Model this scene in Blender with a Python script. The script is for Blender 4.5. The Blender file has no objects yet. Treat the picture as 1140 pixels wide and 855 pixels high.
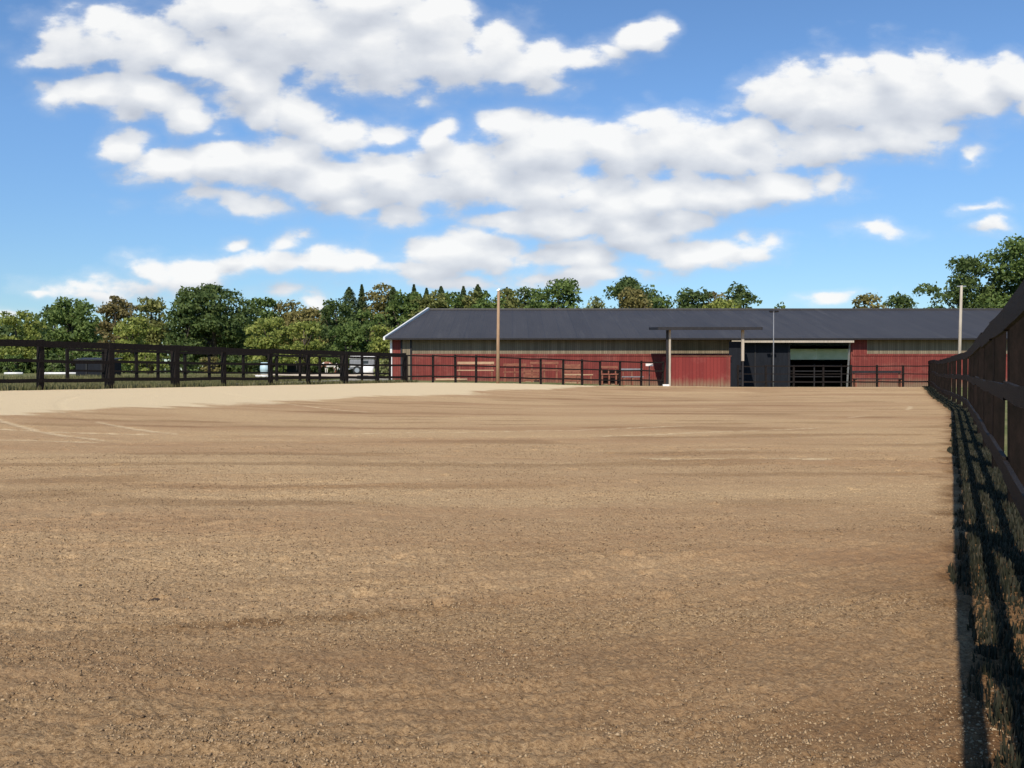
import bpy, bmesh, math, random
import numpy as np
from mathutils import Vector, Matrix
R = math.radians
sc = bpy.context.scene
C = sc.collection
F = 987.0; HY = 414.0; EYE = 1.0

# ------------------------------------------------------------------ helpers
def px_x(px, Y): return (px - 570.0) / F * Y
def px_z(py, Y): return EYE + (HY - py) / F * Y

def tagp(o, label=None, cat=None, group=None, kind=None):
    if label: o['label'] = label
    if cat: o['category'] = cat
    if group: o['group'] = group
    if kind: o['kind'] = kind
    return o

def empty(name, loc, label=None, cat=None, group=None, rz=0):
    o = bpy.data.objects.new(name, None); C.objects.link(o)
    o.location = loc; o.rotation_euler = (0, 0, rz); o.empty_display_size = .3
    return tagp(o, label, cat, group)

def link(name, me, mat=None, parent=None):
    if mat: 
        me.materials.clear(); me.materials.append(mat)
    o = bpy.data.objects.new(name, me); C.objects.link(o)
    if parent: o.parent = parent
    return o

class MB:
    """collects shapes into one mesh"""
    def __init__(s): s.v = []; s.f = []
    def box(s, c, d, rz=0, rx=0, ry=0):
        M = Matrix.Rotation(rz, 3, 'Z') @ Matrix.Rotation(ry, 3, 'Y') @ Matrix.Rotation(rx, 3, 'X')
        b = len(s.v); c = Vector(c)
        for x in (-.5, .5):
            for y in (-.5, .5):
                for z in (-.5, .5):
                    s.v.append(tuple(c + M @ Vector((x*d[0], y*d[1], z*d[2]))))
        for q in ((0,1,3,2),(4,6,7,5),(0,4,5,1),(2,3,7,6),(0,2,6,4),(1,5,7,3)):
            s.f.append(tuple(b+i for i in q))
        return s
    def bar(s, p, q, w, h):
        """board from p to q, w thick sideways, h tall"""
        p = Vector(p); q = Vector(q); d = (q-p).normalized()
        side = Vector((d.y, -d.x, 0)); 
        if side.length < 1e-4: side = Vector((1,0,0))
        side.normalize(); up = side.cross(d) if d.z < .99 else Vector((0,1,0))
        if up.z < 0: up = -up
        b = len(s.v)
        for e in (p, q):
            for (i, j) in ((-1,-1),(1,-1),(1,1),(-1,1)):
                s.v.append(tuple(e + side*i*w/2 + up*j*h/2))
        for q4 in ((0,3,2,1),(4,5,6,7),(0,1,5,4),(1,2,6,5),(2,3,7,6),(3,0,4,7)):
            s.f.append(tuple(b+i for i in q4))
        return s
    def tube(s, pts, rads, n=10, cap=True):
        pts = [Vector(p) for p in pts]; b = len(s.v)
        for i, p in enumerate(pts):
            d = (pts[min(i+1, len(pts)-1)] - pts[max(i-1, 0)]).normalized()
            a = d.orthogonal().normalized() if abs(d.z) < .99 else Vector((1,0,0))
            c = d.cross(a).normalized()
            for k in range(n):
                t = 2*math.pi*k/n
                s.v.append(tuple(p + (a*math.cos(t) + c*math.sin(t))*rads[i]))
        for i in range(len(pts)-1):
            for k in range(n):
                k2 = (k+1) % n
                s.f.append((b+i*n+k, b+i*n+k2, b+(i+1)*n+k2, b+(i+1)*n+k))
        if cap:
            s.f.append(tuple(b+k for k in range(n))[::-1])
            s.f.append(tuple(b+(len(pts)-1)*n+k for k in range(n)))
        return s
    def poly(s, pts):
        b = len(s.v); s.v += [tuple(p) for p in pts]; s.f.append(tuple(range(b, b+len(pts)))); return s
    def prism(s, pts, off):
        n = len(pts); b = len(s.v); off = Vector(off)
        s.v += [tuple(p) for p in pts] + [tuple(Vector(p)+off) for p in pts]
        s.f.append(tuple(range(b, b+n))); s.f.append(tuple(range(b+2*n-1, b+n-1, -1)))
        for i in range(n):
            j = (i+1) % n; s.f.append((b+j, b+i, b+n+i, b+n+j))
        return s
    def build(s, name, mat, parent=None, bevel=0, smooth=False):
        me = bpy.data.meshes.new(name); me.from_pydata(s.v, [], s.f); me.update()
        bm = bmesh.new(); bm.from_mesh(me); bmesh.ops.recalc_face_normals(bm, faces=bm.faces)
        bm.to_mesh(me); bm.free()
        if smooth:
            for p in me.polygons: p.use_smooth = True
        o = link(name, me, mat, parent)
        if bevel:
            m = o.modifiers.new('bevel', 'BEVEL'); m.width = bevel; m.segments = 1; m.limit_method = 'ANGLE'
        return o

# ------------------------------------------------------------------ numpy noise
rng = np.random.default_rng(5)
LAT = [rng.random((512, 512)) for _ in range(4)]
def vn(x, y, k=0):
    L = LAT[k % 4]
    xi = np.floor(x).astype(int); yi = np.floor(y).astype(int)
    fx = x - xi; fy = y - yi
    fx = fx*fx*(3-2*fx); fy = fy*fy*(3-2*fy)
    a = L[xi % 512, yi % 512]; b = L[(xi+1) % 512, yi % 512]
    c = L[xi % 512, (yi+1) % 512]; d = L[(xi+1) % 512, (yi+1) % 512]
    return (a*(1-fx)+b*fx)*(1-fy) + (c*(1-fx)+d*fx)*fy
def sstep(a, b, x):
    t = np.clip((x-a)/(b-a), 0, 1); return t*t*(3-2*t)

# ------------------------------------------------------------------ terrain
FA = np.array([-14.3, 24.7]); FB = np.array([-5.3, 44.0])          # left fence
FC = np.array([9.0, 51.0]); FD = np.array([24.0, 51.0])            # far side
NL = np.array([.906, -.4225])
def s_left(x, y): return (x-FA[0])*NL[0] + (y-FA[1])*NL[1]
def far_y(x):
    return np.where(x < 9.0, 44.0 + (x+5.3)*7/14.3, 51.0)
def right_x(y):
    return np.where(y < 22, .43 + .494*y, 11.3 + (y-22)*(12.7/29.0))
def gz(x, y):
    """large scale ground height"""
    x = np.asarray(x, float); y = np.asarray(y, float)
    s = s_left(x, y)
    zin = .47*(1-sstep(0, 14, s))
    zout = .47 + .33*sstep(0, 14, -s) + .06*sstep(14, 60, -s)
    z = np.where(s > 0, zin, zout)
    far = sstep(38, 46, y)*sstep(6, 12, s)*(.13)
    yard = sstep(52, 56, y)
    z = z + far*(1-yard)
    # beyond the barn the land climbs gently
    back = sstep(52, 85, y)
    z = z*(1-back*(s > 0)) + back*(s > 0)*.85
    bx = sstep(-9.5, -7.5, x)*sstep(52, 54.5, y)*(1-sstep(74, 80, y))
    z = z*(1-bx) + .02*bx
    return z
def gzf(x, y): return float(gz(x, y))

# ------------------------------------------------------------------ materials
def newmat(name):
    m = bpy.data.materials.new(name); m.use_nodes = True
    nt = m.node_tree; b = nt.nodes['Principled BSDF']
    return m, nt, b
def N(nt, t, **kw):
    n = nt.nodes.new(t)
    for k, v in kw.items():
        if k in ('operation','data_type','blend_type','noise_dimensions','feature','bands_direction','wave_type','interpolation_type','use_clamp','wave_profile'): setattr(n, k, v)
    return n
def ramp(nt, fac, stops):
    r = nt.nodes.new('ShaderNodeValToRGB'); e = r.color_ramp.elements
    while len(e) < len(stops): e.new(.5)
    for i, (p, c) in enumerate(stops):
        e[i].position = p; e[i].color = (c[0], c[1], c[2], 1)
    nt.links.new(fac, r.inputs[0]); return r.outputs[0]
def noise(nt, vec, scale, detail=4, rough=.55):
    n = nt.nodes.new('ShaderNodeTexNoise'); n.inputs['Scale'].default_value = scale
    n.inputs['Detail'].default_value = detail; n.inputs['Roughness'].default_value = rough
    if vec: nt.links.new(vec, n.inputs['Vector'])
    return n.outputs['Fac']
def mix(nt, a, b, f, mode='MIX'):
    m = nt.nodes.new('ShaderNodeMix'); m.data_type = 'RGBA'; m.blend_type = mode
    for s, v in ((m.inputs[6], a), (m.inputs[7], b), (m.inputs[0], f)):
        if isinstance(v, (int, float)): s.default_value = v
        elif isinstance(v, tuple): s.default_value = (*v, 1)
        else: nt.links.new(v, s)
    return m.outputs[2]
def mth(nt, op, a, b=None, c=None, clamp=False):
    m = nt.nodes.new('ShaderNodeMath'); m.operation = op; m.use_clamp = clamp
    for i, v in enumerate((a, b, c)):
        if v is None: continue
        if isinstance(v, (int, float)): m.inputs[i].default_value = v
        else: nt.links.new(v, m.inputs[i])
    return m.outputs[0]
def objvec(nt, scale=(1,1,1), world=False):
    if world:
        g = nt.nodes.new('ShaderNodeNewGeometry').outputs['Position']
    else:
        g = nt.nodes.new('ShaderNodeTexCoord').outputs['Object']
    mp = nt.nodes.new('ShaderNodeMapping'); mp.inputs['Scale'].default_value = scale
    nt.links.new(g, mp.inputs[0]); return mp.outputs[0]
def bump(nt, b, h, strength, dist):
    n = nt.nodes.new('ShaderNodeBump'); n.inputs['Strength'].default_value = strength; n.inputs['Distance'].default_value = dist
    nt.links.new(h, n.inputs['Height']); nt.links.new(n.outputs[0], b.inputs['Normal'])

def paint(name, c1, c2, rough=.6, scale=(3,3,.6), bstr=.3, world=True, spec=.3, metal=0):
    """weathered painted / plain surface"""
    m, nt, b = newmat(name)
    v = objvec(nt, scale, world)
    f = noise(nt, v, 3.0, 6, .65)
    col = ramp(nt, f, [(.3, c1), (.7, c2)])
    nt.links.new(col, b.inputs['Base Color']); b.inputs['Roughness'].default_value = rough
    b.inputs['Specular IOR Level'].default_value = spec; b.inputs['Metallic'].default_value = metal
    bump(nt, b, noise(nt, v, 12, 5), bstr, .01)
    return m

def boards_mat(name, c1, c2, gap, pitch=.16, wear=None, rough=.75):
    """vertical boarding: per-board tint, dark joints, relief"""
    m, nt, b = newmat(name)
    g = nt.nodes.new('ShaderNodeNewGeometry').outputs['Position']
    sp = nt.nodes.new('ShaderNodeSeparateXYZ'); nt.links.new(g, sp.inputs[0])
    u = mth(nt, 'DIVIDE', mth(nt, 'ADD', sp.outputs[0], mth(nt, 'MULTIPLY', sp.outputs[1], .37)), pitch)
    fl = mth(nt, 'FLOOR', u); fr = mth(nt, 'FRACT', u)
    wn = nt.nodes.new('ShaderNodeTexWhiteNoise'); wn.noise_dimensions = '1D'; nt.links.new(fl, wn.inputs['W'])
    v = objvec(nt, (2.5, 2.5, .5), True); f = noise(nt, v, 2.0, 7, .7)
    t = mth(nt, 'ADD', mth(nt, 'MULTIPLY', wn.outputs[0], .55), mth(nt, 'MULTIPLY', f, .6))
    col = ramp(nt, t, [(.25, c1), (.85, c2)])
    if wear:
        col = mix(nt, col, wear, mth(nt, 'MULTIPLY', mth(nt, 'SUBTRACT', noise(nt, objvec(nt, (.7,.7,.9), True), 1.3, 8, .7), .5, clamp=True), 2.2, clamp=True))
    splash = mth(nt, 'MULTIPLY', mth(nt, 'SUBTRACT', mth(nt, 'MULTIPLY_ADD', f, .9, .22), sp.outputs[2], clamp=True), 2.0, clamp=True)
    col = mix(nt, col, (.20,.13,.08), splash)
    edge = mth(nt, 'LESS_THAN', fr, .1)
    col = mix(nt, col, gap, edge)
    nt.links.new(col, b.inputs['Base Color']); b.inputs['Roughness'].default_value = rough
    b.inputs['Specular IOR Level'].default_value = .2
    bump(nt, b, mth(nt, 'SUBTRACT', mth(nt, 'MULTIPLY', f, .2), edge), .6, .02)
    return m

def leaf_mat(name, c1, c2, c3, trans=.42):
    m, nt, b = newmat(name)
    g = nt.nodes.new('ShaderNodeNewGeometry')
    n1 = noise(nt, objvec(nt, (1,1,1), True), .45, 3, .6)
    t = mth(nt, 'ADD', mth(nt, 'MULTIPLY', g.outputs['Random Per Island'], .55), mth(nt, 'MULTIPLY', n1, .6))
    col = ramp(nt, t, [(.2, c1), (.55, c2), (.9, c3)])
    nt.links.new(col, b.inputs['Base Color']); b.inputs['Roughness'].default_value = .6
    b.inputs['Specular IOR Level'].default_value = .25
    tr = nt.nodes.new('ShaderNodeBsdfTranslucent'); nt.links.new(col, tr.inputs[0])
    ms = nt.nodes.new('ShaderNodeMixShader'); ms.inputs[0].default_value = trans
    nt.links.new(b.outputs[0], ms.inputs[1]); nt.links.new(tr.outputs[0], ms.inputs[2])
    nt.links.new(ms.outputs[0], nt.nodes['Material Output'].inputs[0])
    return m

M = {}
M['red'] = boards_mat('falu_red_boards', (.15,.030,.024), (.205,.042,.032), (.09,.017,.015), .14, wear=(.30,.13,.095))
M['redplain'] = boards_mat('red_booth_boards', (.16,.025,.022), (.215,.034,.028), (.14,.022,.02), .20, wear=(.28,.09,.07))
M['band'] = boards_mat('grey_green_boards', (.155,.122,.076), (.24,.19,.125), (.09,.072,.05), .12, wear=(.25,.17,.12))
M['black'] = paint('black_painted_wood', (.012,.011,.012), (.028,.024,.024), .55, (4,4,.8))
M['fence'] = paint('dark_stained_fence_wood', (.007,.006,.006), (.022,.016,.013), .75, (6,6,6), .5, spec=.12)
M['fence2'] = paint('worn_dark_fence_wood', (.006,.005,.004), (.017,.011,.009), .85, (5,5,1.5), .6, spec=.08)
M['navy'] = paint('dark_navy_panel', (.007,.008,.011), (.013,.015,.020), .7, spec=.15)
M['white'] = paint('white_trim_paint', (.62,.60,.56), (.80,.78,.74), .5)
M['greywood'] = paint('bare_grey_pole_wood', (.30,.25,.19), (.50,.43,.34), .8, (8,8,.6), .5)
M['tanwood'] = paint('tan_pole_wood', (.25,.15,.085), (.42,.28,.17), .8, (8,8,.6), .5)
M['plank'] = paint('tan_plank_wood', (.34,.20,.11), (.50,.33,.2), .8, (1,4,4), .4)
M['redwood'] = paint('reddish_bench_wood', (.16,.05,.03), (.30,.12,.07), .8, (1,4,4), .4)
M['metal'] = paint('galvanised_metal', (.30,.31,.32), (.45,.46,.47), .4, metal=.6)
M['rubber'] = paint('black_rubber', (.012,.012,.012), (.03,.03,.03), .8)
M['bluebarrel'] = paint('pale_blue_plastic', (.38,.52,.56), (.5,.62,.66), .45)
M['greyside'] = paint('grey_trailer_panel', (.16,.16,.17), (.24,.24,.25), .5)
M['wrap'] = paint('white_bale_wrap', (.68,.68,.68), (.82,.82,.80), .3, (6,6,6), .8)
M['glass'] = paint('dark_window_glass', (.02,.025,.03), (.04,.05,.06), .1, bstr=0)
M['bark'] = paint('tree_bark', (.05,.038,.028), (.12,.095,.07), .9, (4,4,1), .8)

# roof: ribbed dark sheet metal
def roof_mat():
    m, nt, b = newmat('dark_sheet_metal_roof')
    g = nt.nodes.new('ShaderNodeNewGeometry').outputs['Position']
    sp = nt.nodes.new('ShaderNodeSeparateXYZ'); nt.links.new(g, sp.inputs[0])
    u = mth(nt, 'DIVIDE', sp.outputs[0], .25); fr = mth(nt, 'FRACT', u)
    rib = mth(nt, 'LESS_THAN', fr, .22)
    sheet = nt.nodes.new('ShaderNodeTexWhiteNoise'); sheet.noise_dimensions = '1D'
    nt.links.new(mth(nt, 'FLOOR', mth(nt, 'DIVIDE', sp.outputs[0], 1.0)), sheet.inputs['W'])
    f = noise(nt, objvec(nt, (1,.25,.25), True), .8, 6, .65)
    t = mth(nt, 'ADD', mth(nt, 'MULTIPLY', sheet.outputs[0], .18), mth(nt, 'MULTIPLY', f, .8))
    col = ramp(nt, t, [(.15, (.031,.027,.025)), (.8, (.052,.046,.042))])
    seam = mth(nt, 'LESS_THAN', mth(nt, 'FRACT', mth(nt, 'DIVIDE', sp.outputs[0], 1.0)), .07)
    col = mix(nt, col, (.022,.022,.024), mth(nt, 'MULTIPLY', seam, .4))
    stn = mth(nt, 'MULTIPLY', mth(nt, 'SUBTRACT', noise(nt, objvec(nt, (1.6,.12,.3), True), 1.0, 7, .7), .54, clamp=True), 5, clamp=True)
    col = mix(nt, col, (.085,.078,.072), mth(nt, 'MULTIPLY', stn, .45))
    nt.links.new(col, b.inputs['Base Color']); b.inputs['Roughness'].default_value = .55
    b.inputs['Specular IOR Level'].default_value = .35
    bump(nt, b, rib, .5, .03); return m
M['roof'] = roof_mat()

# sand: pale where the loose dry strip is, brown in the ridden part
def sand_mat():
    m, nt, b = newmat('riding_arena_sand')
    at = nt.nodes.new('ShaderNodeAttribute'); at.attribute_name = 'pale'
    dm = nt.nodes.new('ShaderNodeAttribute'); dm.attribute_name = 'damp_shade'
    v = objvec(nt, (1,1,1), True)
    fine = noise(nt, v, 75, 6, .75); mid = noise(nt, v, 6, 5, .6)
    wide = noise(nt, objvec(nt, (.06,.30,1), True), 1.0, 7, .68)
    brown = ramp(nt, fine, [(.32, (.13,.076,.034)), (.5, (.48,.315,.163)), (.68, (.74,.52,.29))])
    brown = mix(nt, brown, (.35,.205,.105), mth(nt, 'MULTIPLY', mth(nt, 'SUBTRACT', wide, .44, clamp=True), 4.5, clamp=True))
    brown = mix(nt, brown, (.52,.37,.21), mth(nt, 'MULTIPLY', mth(nt, 'SUBTRACT', mid, .5, clamp=True), .9, clamp=True))
    pale = ramp(nt, fine, [(.3, (.56,.42,.245)), (.7, (.74,.58,.36))])
    pf = mth(nt, 'ADD', at.outputs['Fac'], mth(nt, 'MULTIPLY', mth(nt, 'SUBTRACT', mid, .5), .45))
    pf = mth(nt, 'MULTIPLY', mth(nt, 'SUBTRACT', pf, .38), 4.0, clamp=True)
    col = mix(nt, brown, pale, pf)
    col = mix(nt, col, (.44,.37,.31), dm.outputs['Fac'], 'MULTIPLY')  # darkens the sand where moist, and paints in the corner shade
    nt.links.new(col, b.inputs['Base Color']); b.inputs['Roughness'].default_value = .95
    b.inputs['Specular IOR Level'].default_value = .08
    h = mth(nt, 'ADD', mth(nt, 'MULTIPLY', fine, .6), mth(nt, 'MULTIPLY', noise(nt, v, 22, 5, .7), 1.0))
    bump(nt, b, h, 1.0, .02); return m
M['sand'] = sand_mat()

def crumb_mat():
    m, nt, b = newmat('sand_crumb')
    g = nt.nodes.new('ShaderNodeNewGeometry')
    col = ramp(nt, g.outputs['Random Per Island'], [(0, (.12,.075,.042)), (.35, (.26,.175,.10)), (.75, (.36,.245,.135)), (1, (.43,.305,.18))])
    nt.links.new(col, b.inputs['Base Color']); b.inputs['Roughness'].default_value = .9
    b.inputs['Specular IOR Level'].default_value = .1
    return m
M['crumb'] = crumb_mat()

def ground_mat():
    m, nt, b = newmat('meadow_ground')
    v = objvec(nt, (1,1,1), True)
    a = noise(nt, v, .35, 6, .65); c = noise(nt, v, 9, 5, .7)
    t = mth(nt, 'ADD', mth(nt, 'MULTIPLY', a, .7), mth(nt, 'MULTIPLY', c, .3))
    col = ramp(nt, t, [(.35, (.075,.095,.03)), (.5, (.15,.15,.055)), (.65, (.26,.22,.11))])
    nt.links.new(col, b.inputs['Base Color']); b.inputs['Roughness'].default_value = .95
    b.inputs['Specular IOR Level'].default_value = .1
    bump(nt, b, c, .8, .05); return m
M['ground'] = ground_mat()
M['gravel'] = paint('grey_gravel', (.22,.19,.145), (.36,.32,.25), .95, (6,6,6), .8)
M['palepath'] = paint('pale_sand_path', (.48,.38,.26), (.62,.50,.36), .95, (4,4,4), .6)
M['grass'] = leaf_mat('shaded_grass', (.016,.018,.009), (.028,.028,.015), (.06,.05,.03), .15)
M['drygrass'] = leaf_mat('dry_meadow_grass', (.08,.09,.03), (.16,.15,.06), (.27,.23,.11), .3)
leafcols = {
 'dark':  ((.022,.038,.013),(.044,.070,.024),(.08,.11,.038)),
 'mid':   ((.030,.052,.015),(.058,.092,.027),(.10,.14,.045)),
 'olive': ((.042,.052,.018),(.085,.098,.033),(.14,.15,.055)),
 'lime':  ((.06,.085,.02),(.115,.145,.038),(.19,.21,.065)),
 'ochre': ((.055,.055,.02),(.105,.10,.038),(.17,.155,.065)),
 'rust':  ((.05,.045,.02),(.09,.08,.036),(.135,.12,.055)),
 'spruce':((.020,.036,.016),(.038,.058,.024),(.064,.088,.035)),
 'pale':  ((.07,.09,.04),(.12,.145,.07),(.19,.21,.11)),
}
for k, (a, b_, c) in leafcols.items():
    a, b_, c = [tuple(q*w for q, w in zip(e, (2.2,2.0,1.7))) for e in (a, b_, c)]
    M['leaf_'+k] = leaf_mat('foliage_'+k, a, b_, c)

# ------------------------------------------------------------------ ground sheets
def grid_mesh(name, X, Y, Z, keep=None):
    n, m_ = X.shape
    co = np.stack([X, Y, Z], -1).reshape(-1, 3)
    idx = np.arange(n*m_).reshape(n, m_)
    q = np.stack([idx[:-1,:-1], idx[:-1,1:], idx[1:,1:], idx[1:,:-1]], -1).reshape(-1, 4)
    if keep is not None:
        k = keep.reshape(-1); q = q[k[q].all(1)]
        used = np.zeros(n*m_, bool); used[q.ravel()] = True
        remap = np.cumsum(used)-1; co = co[used]; q = remap[q]
    else: used = np.ones(n*m_, bool)
    me = bpy.data.meshes.new(name)
    me.vertices.add(len(co)); me.vertices.foreach_set('co', co.ravel().astype(np.float32))
    me.loops.add(len(q)*4); me.loops.foreach_set('vertex_index', q.ravel().astype(np.int32))
    me.polygons.add(len(q)); me.polygons.foreach_set('loop_start', (np.arange(len(q))*4).astype(np.int32))
    me.polygons.foreach_set('loop_total', np.full(len(q), 4, np.int32))
    me.polygons.foreach_set('use_smooth', np.ones(len(q), bool))
    me.update(calc_edges=True); me.validate()
    return me, used

def in_arena(x, y, mrg=0.0):
    return (s_left(x, y) > mrg) & (y < far_y(x) - mrg) & (x < right_x(y) - mrg)

# meadow / ground to the horizon
ax = np.concatenate([-np.geomspace(1500, 70, 24), np.arange(-66, 66, .75), np.geomspace(70, 1500, 24)])
ay = np.concatenate([-np.geomspace(300, 12, 10), np.arange(-10, 110, .75), np.geomspace(112, 3000, 30)])
X, Y = np.meshgrid(ax, ay)
Z = gz(X, Y) - .02
Z = np.where(in_arena(X, Y, .9), Z-.14, Z)
me, _ = grid_mesh('ground', X, Y, Z)
tagp(link('ground', me, M['ground']), kind='structure')

# arena sand: dense near the camera
def relief(X, Y):
    r = np.hypot(X, Y)
    z = (vn(X*.6, Y*1.1, 0)-.5)*.035*(1-.8*sstep(9, 22, r)) + (vn(X*1.7+9, Y*3.1, 1)-.5)*.022*(1-.8*sstep(5, 13, r))
    g = Y*.985 - X*.14 + (vn(X*.35, Y*.35, 2)-.5)*1.3
    amp = sstep(.35, .65, vn(X*.4+3, Y*.9+7, 3))
    z = z + (1-np.abs(np.sin(g*np.pi/.55)))**3*.012*amp*(1-.6*sstep(8, 16, r)) + np.sin(g*2*np.pi/.11 + vn(X*2, Y*2, 1)*4)*.0032*amp*(1-sstep(8, 16, r))
    z = z + (vn(X*9, Y*9, 2)-.5)*.011*(1-sstep(14, 26, r))
    z = z + (vn(X*26+5, Y*26, 3)-.5)*.010*(1-sstep(6, 13, r))
    z = z + (vn(X*70, Y*70+2, 1)-.5)*.008*(1-sstep(4.5, 8, r))*1.3
    # hoof prints: one possible dent per half-metre cell
    cs = .46; ci = np.floor(X/cs).astype(int); cj = np.floor(Y/cs).astype(int)
    jx = LAT[0][ci % 512, cj % 512]; jy = LAT[1][ci % 512, cj % 512]; on = LAT[2][ci % 512, cj % 512] < .10+.55*sstep(.45,.7, vn(X*.35, Y*.5, 3))
    ddx = X-(ci+.25+.5*jx)*cs; ddy = Y-(cj+.25+.5*jy)*cs; dd = np.hypot(ddx, ddy*.85)
    z = z + on*(-.017*np.exp(-(dd/.052)**4) + .007*np.exp(-((dd-.075)/.022)**2))*(1-sstep(12, 20, r))
    for cr in ARCS:
        z = z - .016*np.exp(-((np.hypot(X-cr[0], Y-cr[1])-cr[2])/.10)**2)*(.4+.6*vn(X*1.1, Y*1.1, 2))
    return z
ARCS = [(-6.0, 33.0, 19.0), (-6.0, 33.0, 20.5), (3.0, 26.0, 14.5), (3.0, 26.0, 15.9), (9.0, 38.0, 21.0)]
rr = np.geomspace(1.6, 62, 1050); th = np.radians(np.linspace(-56, 46, 900))
RR, TH = np.meshgrid(rr, th, indexing='ij')
X = RR*np.sin(TH); Y = RR*np.cos(TH)
keep = in_arena(X, Y, 0.0)
REL = relief(X, Y)
Z = gz(X, Y) + REL
me, used = grid_mesh('arena_sand', X, Y, Z, keep)
s = s_left(X, Y) + (vn(X*.25, Y*.25, 0)-.5)*1.6 + (vn(X*1.3, Y*2.5, 1)-.5)*1.1
pale = 1-sstep(6.2, 9.2, s)
pale = np.maximum(pale, .55*sstep(-2.6, -.6, Y-far_y(X)))
for cr in ARCS:
    pale = np.maximum(pale, .52*np.exp(-((np.hypot(X-cr[0], Y-cr[1])-cr[2])/.16)**2)*sstep(.35, .7, vn(X*.4, Y*.4, 1)))
# moist hollows raked up from below, plus shade painted into the right foreground
damp_shade = np.clip((vn(X*.5+20, Y*2.2+4, 2)-.62)*2.4, 0, .5)
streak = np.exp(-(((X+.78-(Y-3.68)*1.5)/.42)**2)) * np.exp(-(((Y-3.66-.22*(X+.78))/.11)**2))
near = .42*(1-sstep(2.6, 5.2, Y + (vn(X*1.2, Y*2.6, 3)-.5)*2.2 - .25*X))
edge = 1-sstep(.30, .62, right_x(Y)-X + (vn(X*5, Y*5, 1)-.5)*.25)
corner = .85*(1-sstep(-.2, 3.6, Y*.62 - X*1.1 + 1.2 + (vn(X*1.1, Y*2.0, 0)-.5)*1.3))*(1-sstep(3.5, 8, Y))  # shade painted into the sand colour, deepening towards the lower right
damp_shade = np.clip(np.maximum(np.maximum(damp_shade*.8, near), np.maximum(edge, corner))*(1-pale) + streak*(.35+.65*vn(X*22, Y*22, 1)), 0, 1)
for nm, arr in (('pale', pale), ('damp_shade', damp_shade)):
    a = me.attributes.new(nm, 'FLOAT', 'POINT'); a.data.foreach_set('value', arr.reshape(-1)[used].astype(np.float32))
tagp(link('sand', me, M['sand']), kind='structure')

# loose crumbs and chips on the sand
def crumbs():
    n = 130000
    th = np.radians(rng.uniform(-42, 34, n)); r = 1.7 + 10.5*rng.random(n)**1.5
    x = r*np.sin(th); y = r*np.cos(th)
    dens = vn(x*3.1, y*4.5, 0)*.6 + vn(x*.9, y*1.6, 1)*.7
    k = in_arena(x, y, .15) & (dens > .38 + .3*rng.random(n) + .28*sstep(-.3, 1.2, x-.25*(y-2))); x, y = x[k], y[k]; n = len(x)
    z = gz(x, y) + relief(x, y)
    base = np.array([(1,0,0),(-.5,.8,0),(-.5,-.8,0),(0,0,.9),(0,0,-.6)], float)
    tri = np.array([(0,1,3),(1,2,3),(2,0,3),(1,0,4),(2,1,4),(0,2,4)])
    size = .0022 + .0042*rng.random(n)**3.0 + .0008*np.hypot(x,y)/6
    el = 1 + 1.1*rng.random(n)**2; a = rng.uniform(0, 2*np.pi, n); tl = rng.uniform(-.6, .6, n)
    P = np.repeat(base[None], n, 0)*size[:, None, None]*rng.uniform(.7, 1.3, (n, 5, 1))
    P[..., 0] *= el[:, None]
    c, s_ = np.cos(tl)[:, None], np.sin(tl)[:, None]
    P[..., 0], P[..., 2] = P[..., 0]*c - P[..., 2]*s_, P[..., 0]*s_ + P[..., 2]*c
    c, s_ = np.cos(a)[:, None], np.sin(a)[:, None]
    P[..., 0], P[..., 1] = P[..., 0]*c - P[..., 1]*s_, P[..., 0]*s_ + P[..., 1]*c
    P[..., 0] += x[:, None]; P[..., 1] += y[:, None]; P[..., 2] += (z+size*.25)[:, None]
    q = (tri[None] + (np.arange(n)*5)[:, None, None]).reshape(-1, 3)
    return fast_mesh('sand_crumbs', P.reshape(-1, 3), q, 3)
def fast_mesh(name, co, q, k, smooth=False):
    me = bpy.data.meshes.new(name)
    me.vertices.add(len(co)); me.vertices.foreach_set('co', co.ravel().astype(np.float32))
    me.loops.add(len(q)*k); me.loops.foreach_set('vertex_index', q.ravel().astype(np.int32))
    me.polygons.add(len(q)); me.polygons.foreach_set('loop_start', (np.arange(len(q))*k).astype(np.int32))
    me.polygons.foreach_set('loop_total', np.full(len(q), k, np.int32))
    me.update(calc_edges=True); return me
tagp(link('sand_crumbs', crumbs(), M['crumb']), 'loose sand crumbs and small chips strewn over the raked arena', 'sand crumbs', kind='stuff')

def lump(px, py, r, label):
    Y0 = EYE*F/(py-HY); x0 = px_x(px, Y0); z0 = float((gz(np.array([x0]), np.array([Y0])) + relief(np.array([x0]), np.array([Y0])))[0])
    me = bpy.data.meshes.new('clod'); bm = bmesh.new(); bmesh.ops.create_icosphere(bm, subdivisions=3, radius=r)
    for v in bm.verts:
        k = 1 + .35*(float(vn(np.array([v.co.x*90+px]), np.array([v.co.y*90+v.co.z*60]))[0])-.5)
        v.co = Vector((v.co.x*k*1.5, v.co.y*k, v.co.z*k*.7))
    bm.to_mesh(me); bm.free()
    ob = link('clod', me, M['clod']); ob.location = (x0, Y0, z0+r*.35+.010); tagp(ob, label, 'clod')
M['clod'] = paint('dark_damp_clod', (.03,.02,.014), (.07,.045,.028), .9, (60,60,60))
lump(172, 665, .013, 'larger dark moist clod lying on the arena in the lower left')
lump(88, 651, .007, 'smaller dark clod left of the larger one on the arena')

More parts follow.
